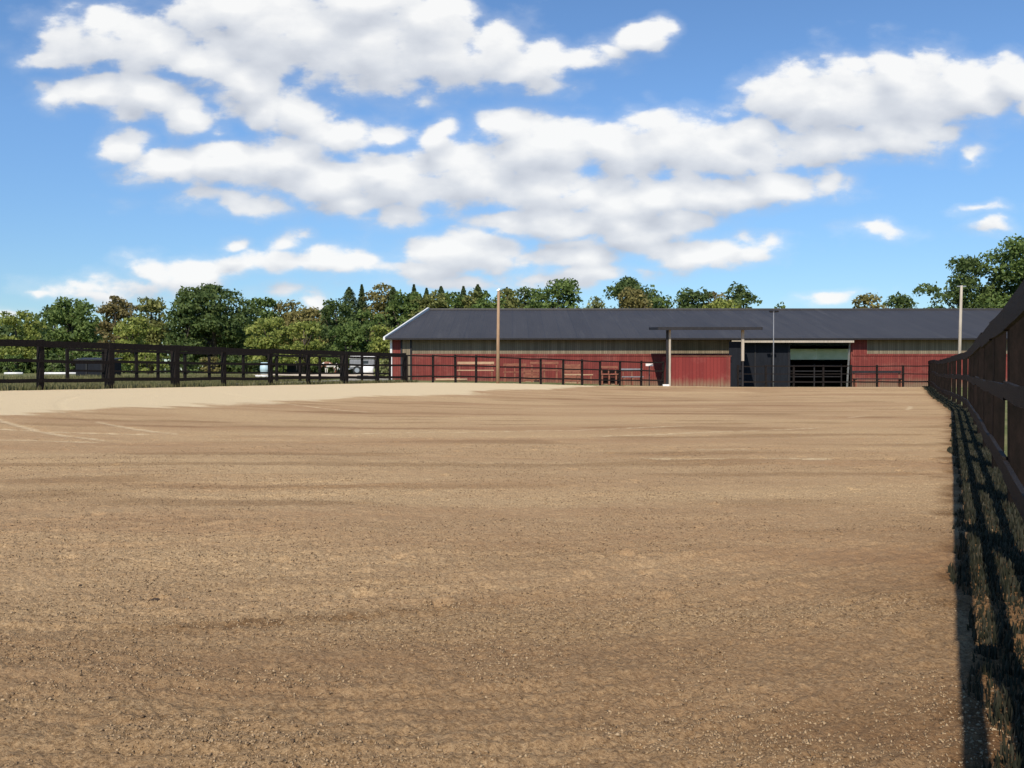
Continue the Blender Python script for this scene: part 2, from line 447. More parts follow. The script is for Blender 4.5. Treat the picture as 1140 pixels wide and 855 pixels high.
# draped paths beyond the left fence
def drape(name, poly_l, poly_r, mat, off=.035, n=60, m_=8):
    L = np.array(poly_l, float); Rr = np.array(poly_r, float)
    t = np.linspace(0, 1, n); tt = np.linspace(0, 1, len(L))
    lx = np.interp(t, tt, L[:, 0]); ly = np.interp(t, tt, L[:, 1]); rx = np.interp(t, tt, Rr[:, 0]); ry = np.interp(t, tt, Rr[:, 1])
    u = np.linspace(0, 1, m_)[None]
    X = lx[:, None]*(1-u) + rx[:, None]*u; Y = ly[:, None]*(1-u) + ry[:, None]*u
    e = (vn(X*.8, Y*.8)-.5)*.5; X = X + e
    me, _ = grid_mesh(name, X, Y, gz(X, Y)+off)
    return tagp(link(name, me, mat), kind='structure')
drape('gravel_yard', [(-12.2,33),(-9.0,46),(-9.4,60)], [(-10.3,34),(-6.0,45.2),(-8.6,60)], M['gravel'], .03)
drape('path', [(-15,50),(-11.5,51.5),(-8.9,53)], [(-16,58),(-12.5,60),(-9.4,62)], M['palepath'], .06)

# ------------------------------------------------------------------ grass tufts
def blades(name, x, y, h, w, mat, label, cat, lean=.35):
    n = len(x); z = gz(x, y)
    a = rng.uniform(0, 2*np.pi, n); la = rng.uniform(0, 2*np.pi, n); ll = rng.random(n)*lean
    dx, dy = np.cos(a)*w/2, np.sin(a)*w/2
    hx, hy = np.cos(la)*ll*h, np.sin(la)*ll*h
    P = np.zeros((n, 5, 3))
    P[:,0] = np.stack([x-dx, y-dy, z-.02], -1); P[:,1] = np.stack([x+dx, y+dy, z-.02], -1)
    P[:,2] = np.stack([x-dx*.7+hx*.35, y-dy*.7+hy*.35, z+h*.55], -1); P[:,3] = np.stack([x+dx*.7+hx*.35, y+dy*.7+hy*.35, z+h*.55], -1)
    P[:,4] = np.stack([x+hx, y+hy, z+h*np.sqrt(1-ll*ll*.5)], -1)
    tri = np.array([(0,1,3),(0,3,2),(2,3,4)])
    q = (tri[None] + (np.arange(n)*5)[:, None, None]).reshape(-1, 3)
    return tagp(link(name, fast_mesh(name, P.reshape(-1,3), q, 3), mat), label, cat, kind='stuff')
# verge at the foot of the right fence
n = 60000
y = -1 + 53*rng.random(n)**1.6; w = rng.random(n)
off = (w**.9)*(.40 + .16*vn(y*.9, y*0+3.3, 1) + .16*vn(y*4.7, y*0+8.3, 2)) - .15
off = off*.88
x = right_x(y) - off + .0
clump = .5*vn(x*5.3+y*3.1, y*4.1-x*2.7, 2) + .5*vn(x*13-y*6, y*11+x*7, 1)
k = clump > .12 + .5*w**2*rng.random(n)
x, y, clump = x[k], y[k], clump[k]
h = .02 + .065*clump*rng.random(len(x))**1.5
blades('grass', x, y, h, .006 + .0012*np.abs(y), M['grass'], 'dark green grass growing along the foot of the right-hand fence', 'grass')
# dry grass at and beyond the left fence
n = 46000
t = rng.uniform(-.25, 1.05, n); d = -rng.random(n)**1.4*11 + .15
x = FA[0] + (FB-FA)[0]*t + NL[0]*d; y = FA[1] + (FB-FA)[1]*t + NL[1]*d
kk = ~((y > 33) & (x > -13 + (y-33)*.25) & (d < -1.2)) 
x, y = x[kk], y[kk]
blades('meadow_grass', x, y, .07+.12*rng.random(len(x)), .02, M['drygrass'], 'sunlit dry meadow grass beyond the left fence', 'grass')

# ------------------------------------------------------------------ fences
def make_fence(name, pts, label, post_w=.13, post_h=1.42, rails=((1.33,.15),(.85,.11),(.28,.11)), mat='fence', pmat='fence', side=1, thick=(), group=None, gap=(), skip_mid=()):
    """pts = post feet (x, y). rails = (height, board height)."""
    x0, y0 = pts[0]; root = empty(name, (x0, y0, gzf(x0, y0)), label, 'fence', group)
    inv = Vector(root.location)
    rnd = random.Random(len(pts)*7+3)
    for i, (x, y) in enumerate(pts):
        w = post_w*(1.55 if i in thick else 1) * rnd.uniform(.94, 1.06)
        j = min(i+1, len(pts)-1); k = max(i-1, 0)
        ang = math.atan2(pts[j][1]-pts[k][1], pts[j][0]-pts[k][0])
        z = gzf(x, y); h = post_h + rnd.uniform(-.03, .03)
        mb = MB(); mb.box((x-inv.x, y-inv.y, z-inv.z + h/2 - .15), (w, w, h+.3), ang, rnd.uniform(-.012,.012), rnd.uniform(-.012,.012))
        mb.build('post', M[pmat], root, bevel=.01)
    for i in range(len(pts)-1):
        if i in gap: continue
        (xa, ya), (xb, yb) = pts[i], pts[i+1]
        d = Vector((xb-xa, yb-ya, 0)).normalized(); sd = Vector((d.y, -d.x, 0))*side*(post_w/2+.018)
        for ri, (rh, bh) in enumerate(rails):
            if ri == 1 and i in skip_mid: continue
            ja, jb = rnd.uniform(-.018, .018), rnd.uniform(-.018, .018)
            a = Vector((xa, ya, gzf(xa, ya)+rh+ja)) + sd - d*.0 - inv
            b = Vector((xb, yb, gzf(xb, yb)+rh+jb)) + sd - d*.006 - inv
            mb = MB()
            # slightly bowed board in three lengths
            m1 = a.lerp(b, .5) + Vector((0, 0, rnd.uniform(-.02, .006)))
            prof = [a, m1, b]
            V0 = len(mb.v)
            for e in prof:
                for (ii, jj) in ((-1,-1),(1,-1),(1,1),(-1,1)):
                    mb.v.append(tuple(e + sd.normalized()*ii*.016 + Vector((0,0,1))*jj*bh/2))
            for s_ in range(2):
                b0 = s_*4
                for q in range(4): mb.f.append((b0+q, b0+(q+1)%4, b0+4+(q+1)%4, b0+4+q))
            mb.f.append((0,1,2,3)); mb.f.append((8,9,10,11))
            mb.build('rail', M[mat], root)
    return root

def on_line(px, A, B):
    """point of line A-B seen at pixel column px"""
    k = (px-570)/F; A = np.array(A); B = np.array(B); d = B-A
    t = (k*A[1]-A[0])/(d[0]-k*d[1]); p = A+d*t; return (float(p[0]), float(p[1]))
left_px = [-95, -30, 45, 122, 195, 249, 301, 343, 384, 420, 450]
lp = [on_line(p, FA, FB) for p in left_px]
make_fence('fence', lp, 'dark brown rail fence crossing the left side between pale sand and meadow', thick=(3,4,8), side=1, post_w=.15, post_h=1.44, rails=((1.34,.19),(.84,.09),(.28,.11)))
# slimmer outer fence close behind it
OA = (-13.6, 38.5); OB = (-5.9, 46.6)
op = [on_line(p, OA, OB) for p in (75, 115, 152, 176, 206, 233, 271, 308, 334, 356, 380, 403, 434)]
make_fence('fence', op, 'slimmer dark fence standing behind the left rail fence on the meadow side', post_w=.11, post_h=1.3, rails=((1.24,.10),(.42,.08)), side=1)
fp = [on_line(p, FB, FC) for p in (452, 482, 507, 530, 554, 579, 602, 627, 648, 668, 690, 714, 738)]
make_fence('fence', fp, 'thin dark paddock fence running before the red barn as far as the red booth', post_w=.10, post_h=1.4, rails=((1.34,.07),(.86,.07),(.32,.08)), side=1, thick=(0,), )
fr = [(9.0+4.25+i*1.53, 51.0) for i in range(8)]
fr[-1] = (24.0, 51.0)
make_fence('fence', [(13.0,51.0),(14.6,51.0),(16.2,51.0),(17.9,51.0),(19.5,51.0),(21.0,51.0),(22.5,51.0),(24.0,51.0)],
           'low dark fence in front of the black barn doorway and right end of barn', post_w=.10, post_h=1.25, rails=((1.2,.06),(.75,.05),(.3,.08)), side=1)
# right fence
rp = []; y = -3.2
while y < 51:
    rp.append((float(right_x(y))+.07, y)); y += 2.45
rp.append((24.07, 51.1))
make_fence('fence', rp, 'tall dark board fence beside the camera, running along the whole right side', post_w=.115, post_h=1.47, rails=((1.41,.17),(.86,.12),(.28,.13)), side=-1, mat='fence', pmat='fence2')

# ------------------------------------------------------------------ barn
BD = 55.0
def bxx(px, d=BD): return px_x(px, d)
wl, wr = bxx(436), 37.0
ez = px_z(376, BD); rz_ = px_z(345.0, 65.0)
barn = empty('barn', (wl, BD, 0), 'long low red barn with dark roof and open black doorway', 'barn')
o = barn.location
def P(x, y, z): return (x-o.x, y-o.y, z-o.z)
midz = px_z(394.5, BD)
op0, op1 = bxx(813), bxx(945)
RY = 65.0; BY = 75.0; rxl = px_x(480, RY); bxl = rxl + (rxl-wl)
def wall_box(x0, x1, z0, z1, y0, y1, name, mat, bev=0):
    return MB().box(P((x0+x1)/2, (y0+y1)/2, (z0+z1)/2), (x1-x0, y1-y0, z1-z0)).build(name, M[mat], barn)
wall_box(wl, op0, -.3, midz, BD, BD+.15, 'wall', 'red')
wall_box(op1+.12, wr, -.3, midz, BD, BD+.15, 'wall', 'red')
wall_box(wl+.62, op0, midz+.002, ez-.03, BD+.05, BD+.16, 'upper_boarding', 'band')
wall_box(op1+.12+1.0, wr, midz+.002, ez-.03, BD+.05, BD+.16, 'upper_boarding', 'band')
wall_box(wl, wl+.62, midz+.002, ez-.03, BD, BD+.15, 'wall', 'red')
wall_box(op1+.12, op1+1.12, midz+.002, ez-.03, BD, BD+.15, 'wall', 'red')
wall_box(wl+.1, op0-.05, midz-.09, midz+.03, BD-.04, BD+.0, 'ledge_board', 'red')
wall_box(op1+.2, wr-.1, midz-.09, midz+.03, BD-.04, BD+.0, 'ledge_board', 'red')
# ends and back
rr_z = rz_-.15
MB().prism([P(wl+.02, BD+.16, -.3), P(bxl, BY, -.3), P(bxl, BY, ez-.03), P(rxl, RY, rr_z), P(wl+.02, BD+.16, ez-.03)], (.12, -.03, 0)).build('gable_wall', M['red'], barn)
MB().prism([P(wr, BD+.16, -.3), P(wr, BY, -.3), P(wr, BY, ez-.03), P(wr, RY, rr_z), P(wr, BD+.16, ez-.03)], (-.12, 0, 0)).build('gable_wall', M['red'], barn)
bz0, bz1 = px_z(400.5, BY), px_z(388.5, BY)
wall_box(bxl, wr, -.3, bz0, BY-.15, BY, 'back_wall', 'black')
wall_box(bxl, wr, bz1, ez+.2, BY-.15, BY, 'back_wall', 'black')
# translucent sheeting strip in the back wall
m, nt, b = newmat('translucent_sheeting')
tl = nt.nodes.new('ShaderNodeBsdfTranslucent'); tl.inputs[0].default_value = (.75,.86,.66,1)
v = objvec(nt, (1,1,1), True); g = ramp(nt, noise(nt, v, 1.2, 5), [(.3,(.72,.78,.62)),(.7,(.92,.95,.82))]); nt.links.new(g, tl.inputs[0])
nt.links.new(tl.outputs[0], nt.nodes['Material Output'].inputs[0]); M['sheet'] = m
x0s = px_x(840, BY)
nb = 9
sheet = MB()
for i in range(nb):
    sheet.box(P(x0s + (i+.5)*1.3, BY-.08, (bz0+bz1)/2), (1.294, .01, bz1-bz0))
sheet.build('window_strip', M['sheet'], barn)
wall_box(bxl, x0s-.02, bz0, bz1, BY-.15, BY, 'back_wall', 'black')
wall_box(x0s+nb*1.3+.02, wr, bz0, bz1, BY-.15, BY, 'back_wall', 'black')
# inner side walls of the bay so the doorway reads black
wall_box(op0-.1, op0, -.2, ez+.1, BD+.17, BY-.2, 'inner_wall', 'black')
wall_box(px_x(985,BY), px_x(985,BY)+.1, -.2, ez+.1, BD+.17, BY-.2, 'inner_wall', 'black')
# doorway: sliding dark door, lintel, white post
dx1 = bxx(880)
door = wall_box(op0+.02, dx1, 0, ez-.16, BD+.06, BD+.12, 'sliding_door', 'navy')
for i in range(4):
    xx = op0 + .5 + i*1.05
    MB().box((xx-o.x, .045, (ez-.2)/2), (.07, .03, ez-.25)).build('door_batten', M['black'], door)
wall_box(op0-.05, op1+.1, ez-.32, ez-.17, BD-.56, BD-.42, 'lintel', 'greywood')
MB().bar(P(bxx(942.5), BD-.06, -.1), P(bxx(945.5), BD-.06, ez-.15), .2, .1).build('door_post', M['white'], barn)
# half-height rail gate across the doorway
g = empty('stall_gate', (dx1, BD+1.0, 0), 'black barred gate across the dark barn doorway', 'gate')
for zz in (.35, .7, 1.05, 1.4):
    MB().bar((0, 0, zz), (op1-dx1-.1, 0, zz), .05, .06).build('bar', M['black'], g)
for xx in (0, (op1-dx1)/2, op1-dx1-.1):
    MB().box((xx, 0, .75), (.07, .07, 1.5)).build('stile', M['black'], g)
# corner board, narrow door
wall_box(wl-.09, wl+.04, -.1, ez+.02, BD-.06, BD-.003, 'corner_board', 'white')
dr = wall_box(bxx(447), bxx(457.5), 0, ez-.06, BD-.045, BD-.003, 'door', 'band')
for xx in (bxx(447), bxx(457.5)):
    MB().box((xx-o.x, -.04, (ez-.02)/2), (.1, .09, ez-.02)).build('frame', M['black'], dr)
MB().box(((bxx(447)+bxx(457.5))/2-o.x, -.045, ez-.07), (1.0, .1, .1)).build('frame', M['black'], dr)
# roof
ey = BD-.5; slope = (rz_-ez)/(RY-BD); ezz = ez - .5*slope + .08
lx = px_x(429, ey); 
A_ = P(lx, ey, ezz); B_ = P(wr+.5, ey, ezz); C_ = P(wr+.5, RY, rz_); D_ = P(rxl-.12, RY, rz_)
MB().prism([A_, B_, C_, D_], (0, 0, -.09)).build('roof', M['roof'], barn)
MB().prism([P(2*rxl-lx, BY+.5, ezz), P(wr+.5, BY+.5, ezz), P(wr+.5, RY+.002, rz_), P(rxl-.12, RY+.002, rz_)], (0,0,-.09)).build('roof', M['roof'], barn)
MB().tube([P(rxl-.1, RY, rz_+.02), P(wr+.5, RY, rz_+.02)], [.09,.09], 8).build('ridge_cap', M['roof'], barn)
MB().prism([P(lx-.13, ey-.02, ezz-.12), P(rxl-.27, RY, rz_-.05), P(rxl-.27, RY, rz_+.17), P(lx-.13, ey-.02, ezz+.07)], (.12, -.02, 0)).build('bargeboard', M['white'], barn)
MB().prism([P(2*rxl-lx-.13, BY+.5, ezz-.12), P(rxl-.27, RY+.01, rz_-.05), P(rxl-.27, RY+.01, rz_+.17), P(2*rxl-lx-.13, BY+.5, ezz+.07)], (.12, 0, 0)).build('bargeboard', M['white'], barn)
MB().bar(P(lx+.05, ey-.06, ezz-.05), P(wr+.4, ey-.06, ezz-.05), .11, .10).build('gutter', M['black'], barn)

# ------------------------------------------------------------------ booth with flat roof (stand)
SD = 50.9
sx0, sx1 = px_x(745, SD), px_x(813, SD)
booth = empty('booth', (sx0, SD, 0), 'red boarded booth wall under a thin flat dark canopy on posts', 'booth')
zt = px_z(397, SD)
def bb(x0, x1, y0, y1, z0, z1, nm, mt, bev=0):
    return MB().box(((x0+x1)/2-sx0, (y0+y1)/2-SD, (z0+z1)/2), (x1-x0, y1-y0, z1-z0)).build(nm, M[mt], booth, bevel=bev)
bb(sx0, sx1-.24, SD, SD+.08, -.1, zt, 'front_wall', 'redplain')
bb(sx1-.238, sx1, SD-.02, SD+.10, -.1, zt+.01, 'corner_board', 'red')
bb(sx1-.04, sx1, SD+.11, SD+2.4, -.1, zt, 'side_wall', 'black')
bb(sx1+.01, px_x(828, SD), SD+.3, SD+.38, -.1, px_z(380,SD), 'side_wall', 'navy')
bb(sx0, sx0+.05, SD+.09, SD+2.4, -.1, zt, 'side_wall', 'redplain')
bb(sx0-.05, sx1+.05, SD-.05, SD+.14, zt+.012, zt+.05, 'top_board', 'redwood')
rz1 = px_z(364.6, SD)
MB().prism([(px_x(730,SD)-sx0, -.7, rz1-.17), (px_x(845,SD)-sx0, -.7, rz1-.17), (px_x(845,SD)-sx0, 2.6, rz1-.02), (px_x(730,SD)-sx0, 2.6, rz1-.02)], (0,0,.16)).build('canopy', M['black'], booth)
bb(px_x(744.0,SD), px_x(746.2,SD), SD-.18, SD-.06, -.1, rz1-.15, 'post', 'greywood', .01)
bb(px_x(741.2,SD), px_x(743.6,SD), SD-.16, SD-.04, -.1, rz1-.16, 'post', 'black', .01)
bb(px_x(824.6,SD), px_x(827.6,SD), SD-.18, SD-.04, px_z(402,SD), rz1-.15, 'post', 'greywood', .01)
bb(px_x(825.1,SD), px_x(827.2,SD), SD-.16, SD-.06, -.1, px_z(402,SD)-.003, 'post', 'black', .01)
bb(px_x(737,SD), px_x(744,SD), SD-.35, SD-.05, gzf(px_x(740,SD),SD)-.05, gzf(px_x(740,SD),SD)+.10, 'footing', 'white')

# ------------------------------------------------------------------ poles
def pole(px, d, ytop, w, mat, label, lean=0, head=None, zb=None):
    x = px_x(px, d); z0 = gzf(x, d) if zb is None else zb; h = px_z(ytop, d)-z0
    t = empty('pole', (x, d, z0), label, 'pole')
    MB().tube([(0,0,-.3), (lean*.5,0,h*.5), (lean,0,h)], [w/2*1.15, w/2, w/2*.8], 10).build('shaft', M[mat], t, smooth=True)
    return t, lean, h
t, l, h = pole(554, 46.0, 323, .165, 'tanwood', 'tall tan wooden pole standing at the fence before the left half of barn', .05)
MB().tube([(l-.06,0,h-.05),(l+.06,0,h+.03)], [.09,.07], 8).build('cap', M['metal'], t)
t, l, h = pole(1067, 44.0, 318, .15, 'greywood', 'tall pale grey pole rising behind the right fence against barn roof', .12, zb=0)
MB().box((l-.0,0,h-.04), (.45,.05,.05)).build('crossbar', M['metal'], t)
t, l, h = pole(861, 52.5, 347, .06, 'greyside', 'thin lamp pole with small twin lamps before the dark sliding door', 0)
for sx in (-1, 1):
    lm = MB().box((sx*.17, -.03, h+.02), (.2,.14,.09), 0, .35).build('lamp_head', M['black'], t)
MB().box((0,0,h-.03), (.42,.04,.04)).build('crossbar', M['black'], t)

# ------------------------------------------------------------------ spectator benches between fence and barn
def bench(px0, px1, d, z, mat, label, back=True):
    x0, x1 = px_x(px0, d), px_x(px1, d); zb = gzf((x0+x1)/2, d); L = x1-x0
    t = empty('bench', (x0, d, zb), label, 'bench', 'wooden benches behind the paddock fence')
    MB().box((L/2, 0, z), (L, .34, .06)).build('seat', M[mat], t)
    if back: MB().box((L/2, .2, z+.42), (L, .04, .14)).build('backrest', M[mat], t)
    for xx in (.12, L/2, L-.12):
        MB().box((xx, .02, z/2-.03), (.09, .3, z-.002)).build('leg', M['redwood'], t)
        if back: MB().box((xx, .235, (z+.5)/2), (.07, .03, z+.5)).build('back_support', M['redwood'], t)
bench(509, 550, 50.5, .62, 'plank', 'bench of fresh tan planks left of the tall tan pole')
bench(560, 586, 51.0, .55, 'redwood', 'reddish wooden bench just right of the tall tan pole')
bench(590, 622, 51.5, .7, 'redwood', 'taller reddish bench second to the right of the tan pole')
bench(626, 660, 51.8, .5, 'plank', 'low tan bench third to the right of the tan pole', False)
bench(668, 688, 52.2, .6, 'redwood', 'short reddish bench fourth to the right of the tan pole')
bench(692, 716, 52.4, .5, 'greyside', 'grey bench nearest to the booth')
bench(950, 1005, 53.0, .5, 'black', 'long black bench against barn wall right of the doorway')
def crate(px0, px1, d, h, mat, label):
    x0, x1 = px_x(px0, d), px_x(px1, d); zb = gzf((x0+x1)/2, d); L = x1-x0
    t = empty('crate', (x0, d, zb), label, 'crate')
    MB().box((L/2, .45, .05), (L, .9, .1)).build('base', M['tanwood'], t)
    n_ = max(3, int((h-.1)/.17)); p_ = (h-.12)/n_
    for i in range(n_):
        for yy in (.012, .888): MB().box((L/2, yy, .13+p_*(i+.45)), (L, .024, p_*.8)).build('slat', M[mat], t)
    for xx in (.04, L/2, L-.04):
        for yy in (.05, .85): MB().box((xx, yy, h/2), (.07, .05, h)).build('corner_post', M[mat], t)
crate(626, 646, 52.6, 1.15, 'redwood', 'taller reddish slatted crate against the barn wall behind the fence')
crate(668, 690, 53.2, .95, 'fence2', 'dark brown slatted crate against the barn wall nearest to the booth')
crate(584, 600, 52.8, .8, 'redwood', 'small reddish slatted crate nearest to the tan pole')
# small white sign board
t = empty('sign', (px_x(724, 50.2), 50.6, gzf(9, 50)), 'small blank white sign board on a dark stake beside the booth', 'sign')
MB().box((0,-.03,1.22), (.42,.02,.14)).build('board', M['white'], t)
MB().box((0,0,.6), (.06,.04,1.3)).build('stake', M['black'], t)
# jump pole resting across posts and foundation planks
def lying(name, pxa, pxb, d, z, r, mat, label, cat, zb=None):
    xa, xb = px_x(pxa, d), px_x(pxb, d); g_ = gzf((xa+xb)/2, d)
    ob = MB().tube([(0,0,z),(xb-xa,.1,z)], [r,r], 10).build(name, M[mat], smooth=True)
    ob.location = (xa, d, g_); return tagp(ob, label, cat)
lying('plank', 485, 520, 48.6, .10, .07, 'plank', 'tan beam on the ground behind the fence below the bench', 'beam')
lying('jump_pole', 47, 88, 44.0, .12, .06, 'white', 'longer white jump pole lying in the meadow behind the left fence', 'jump pole')
lying('jump_pole', 5, 24, 44.0, .12, .06, 'white', 'shorter white jump pole lying at the far left behind the fence', 'jump pole')
lying('jump_pole', 284, 300, 46.0, .10, .07, 'white', 'short white jump pole lying behind fence below the blue barrel', 'jump pole')

# ------------------------------------------------------------------ things beyond the left fence
# covered storage box
d = 42.0; x0, x1 = px_x(84, d), px_x(126, d); zb = gzf((x0+x1)/2, d); W = x1-x0; H = px_z(399, d)-zb
t = empty('storage_box', (x0, d, zb), 'dark blue-black covered box standing behind the left fence', 'box')
MB().box((W/2, .45, H*.44), (W, .9, H*.88)).build('body', M['navy'], t, bevel=.03)
MB().prism([(-.06,-.05,H*.885),(W+.06,-.05,H*.885),(W+.06,.95,H),(-.06,.95,H)], (0,0,.05)).build('lid', M['black'], t)
for xx in (W*.3, W*.7): MB().box((xx, -.025, H*.45), (.07,.04,H*.8)).build('strap', M['rubber'], t)
# barrel
d = 60.0; x = px_x(295, d); zb = gzf(x, d)
t = empty('barrel', (x, d, zb), 'pale blue plastic barrel in the meadow seen between two posts', 'barrel')
H = px_z(403.5, d)-zb
MB().tube([(0,0,0),(0,0,.06),(0,0,H*.33),(0,0,H*.36),(0,0,H*.66),(0,0,H*.69),(0,0,H-.06),(0,0,H)], [.26,.3,.31,.33,.33,.31,.3,.26], 20).build('body', M['bluebarrel'], t, smooth=True)
MB().tube([(0,0,H),(0,0,H+.02)], [.2,.2], 16).build('lid', M['black'], t)
# horse trailer
d = 66.0; x0, x1 = px_x(389, d), px_x(417, d); zb = gzf(x0, d); W = x1-x0
t = empty('horse_trailer', ((x0+x1)/2, d, zb), 'small grey horse trailer with white roof parked left of the barn', 'trailer')
zt = px_z(398, d)-zb
MB().box((0, .8, .75), (W, 1.6, .72)).build('body', M['greyside'], t, bevel=.06)
MB().box((0, .8, zt-.36+.12), (W-.1, 1.5, .5)).build('upper_body', M['greyside'], t, bevel=.05)
MB().box((0, .8, zt-.02), (W+.06, 1.7, .26)).build('roof', M['white'], t, bevel=.08)
MB().box((W*.12, .015, zt-.36), (.5, .04, .22)).build('window', M['glass'], t)
for xx in (-.35, .32):
    wbl = MB().tube([(xx, -.12, .32), (xx, .06, .32)], [.32,.32], 20).build('wheel', M['rubber'], t)
    MB().tube([(xx, -.14, .32), (xx, -.118, .32)], [.18,.18], 14).build('rim', M['metal'], wbl)
MB().bar((-W/2-.9,.8,.42), (-W/2,.8,.42), .08, .08).build('drawbar', M['metal'], t)
MB().box((0,-.02,.62),(W*.9,.03,.06)).build('side_marker_strip', M['white'], t)
# wrapped bale in front
d = 60.0; x = px_x(410, d); zb = gzf(x, d); r = .42
def bale(r, L, y):
    mb = MB(); mb.tube([(-L/2,y,r-.04),(-L/2+.03,y,r-.04),(-L/2+.12,y,r-.04),(0,y,r-.04),(L/2-.12,y,r-.04),(L/2-.03,y,r-.04),(L/2,y,r-.04)], [.1,r*.85,r,r*1.03,r,r*.85,.1], 24); return mb
ob = bale(.4, .85, 0).build('hay_bale', M['wrap'], smooth=True); ob.location = (x, d, zb)
tagp(ob, 'white plastic wrapped round bale lying in front of the trailer', 'bale')
# tyre pile low
for i, (px_, lab) in enumerate(((404, 'black tyre lying left under the wrapped bale'), (415, 'black tyre lying right under the wrapped bale'))):
    dd = 49.5; x = px_x(px_, dd); zb = gzf(x, dd)
    me = bpy.data.meshes.new('tyre'); bm = bmesh.new()
    nU, nV = 28, 10; vs = []
    for a in range(nU):
        ta = 2*math.pi*a/nU
        vs.append([bm.verts.new(((.26+.1*math.cos(2*math.pi*b/nV))*math.cos(ta), (.26+.1*math.cos(2*math.pi*b/nV))*math.sin(ta), .12+.12*math.sin(2*math.pi*b/nV))) for b in range(nV)])
    for a in range(nU):
        for b in range(nV): bm.faces.new((vs[a][b], vs[(a+1)%nU][b], vs[(a+1)%nU][(b+1)%nV], vs[a][(b+1)%nV]))
    bmesh.ops.recalc_face_normals(bm, faces=bm.faces); bm.to_mesh(me); bm.free()
    ob = link('tyre', me, M['rubber']); ob.location = (x, dd, zb)
    tagp(ob, lab, 'tyre')
# far field shelter with pale roof
d = 84.0; x0, x1 = px_x(315, d), px_x(331, d); zb = gzf(x0, d); W = x1-x0; zt = px_z(401, d)-zb
t = empty('field_shelter', (x0, d, zb), 'small low shelter with a white roof at the edge of the wood', 'shelter')
MB().prism([(-.1,-.1,zt-.14),(W+.1,-.1,zt-.14),(W+.1,1.7,zt+.06),(-.1,1.7,zt+.06)], (0,0,.09)).build('roof', M['white'], t)
MB().box((W/2, 1.5, zt/2-.05), (W, .06, zt-.1)).build('back_wall', M['black'], t)
for xx in (.05, W-.05): MB().box((xx, 0, zt/2-.1), (.09,.09,zt-.12)).build('post', M['black'], t)

# ------------------------------------------------------------------ pinto pony, grazing
def pony():
    d = 72.0; x = px_x(366.5, d); zb = gzf(x, d)
    # joints: (x, y, z, r); body along +x, head down at -x
    J = [(0.38,0,.80,.21,.21),   #0 pelvis
         (0.12,0,.77,.22,.25),   #1 belly
         (-.18,0,.78,.20,.25),   #2 chest
         (-.36,0,.82,.15,.20),   #3 shoulder/neck base
         (-.54,0,.74,.10,.13),   #4 neck
         (-.68,0,.56,.075,.10),  #5 poll
         (-.74,0,.42,.06,.075),  #6 head
         (-.78,0,.26,.045,.05),  #7 muzzle
         # hind legs
         (0.42,.12,.62,.11,.11),(0.33,.13,.46,.065,.07),(0.46,.13,.32,.042,.045),(0.43,.13,.10,.032,.032),(0.41,.13,.0,.045,.045), #8-12
         (0.44,-.12,.62,.11,.11),(0.38,-.13,.46,.065,.07),(0.52,-.13,.32,.042,.045),(0.50,-.13,.10,.032,.032),(0.48,-.13,.0,.045,.045), #13-17
         # fore legs
         (-.28,.11,.58,.075,.08),(-.28,.11,.34,.045,.045),(-.28,.11,.10,.03,.03),(-.29,.11,0,.043,.043), #18-21
         (-.22,-.11,.58,.075,.08),(-.15,-.11,.34,.045,.045),(-.17,-.11,.10,.03,.03),(-.19,-.11,0,.043,.043)] #22-25
    E = [(0,1),(1,2),(2,3),(3,4),(4,5),(5,6),(6,7),(0,8),(8,9),(9,10),(10,11),(11,12),(0,13),(13,14),(14,15),(15,16),(16,17),(2,18),(18,19),(19,20),(20,21),(2,22),(22,23),(23,24),(24,25)]
    me = bpy.data.meshes.new('pony'); me.from_pydata([j[:3] for j in J], E, [])
    m, nt, b = newmat('pinto_coat')
    n1 = noise(nt, objvec(nt, (1,1,1)), 2.3, 2, .4)
    nt.links.new(ramp(nt, n1, [(.485,(.72,.66,.58)),(.51,(.20,.075,.035))]), b.inputs['Base Color']); b.inputs['Roughness'].default_value = .6
    ob = link('pony', me, m); ob.location = (x, d, zb+.03); ob.rotation_euler = (0,0,R(14))
    sk = ob.modifiers.new('skin', 'SKIN')
    for i, j in enumerate(J): me.skin_vertices[0].data[i].radius = (j[3], j[4])
    me.skin_vertices[0].data[0].use_root = True
    ob.modifiers.new('sub', 'SUBSURF').levels = 2; ob.modifiers['sub'].render_levels = 2
    sk.use_smooth_shade = True
    tagp(ob, 'white and brown pinto pony grazing in the meadow behind the left fence', 'pony')
    def part(nm, mb, mat): 
        return mb.build(nm, mat, ob, smooth=True)
    dk = paint('dark_pony_hair', (.05,.03,.02), (.12,.07,.04), .8); wh = paint('pale_pony_hair', (.6,.55,.48), (.75,.7,.62), .8)
    part('tail', MB().tube([(.56,0,.86),(.66,0,.72),(.68,0,.5),(.66,0,.28)], [.04,.07,.08,.02], 8), wh)
    part('mane', MB().tube([(-.34,0,1.0),(-.50,0,.87),(-.64,0,.66),(-.68,-.02,.52)], [.03,.05,.05,.02], 6), dk)
    for s_ in (-1, 1): part('ear', MB().tube([(-.63,s_*.05,.62),(-.61,s_*.07,.72)], [.028,.006], 6), dk)
    for (hx, hy) in ((.41,.13),(.48,-.13),(-.29,.11),(-.19,-.11)):
        part('hoof', MB().tube([(hx,hy,-.06),(hx-.005,hy,.03)], [.055,.042], 8), dk)
pony()

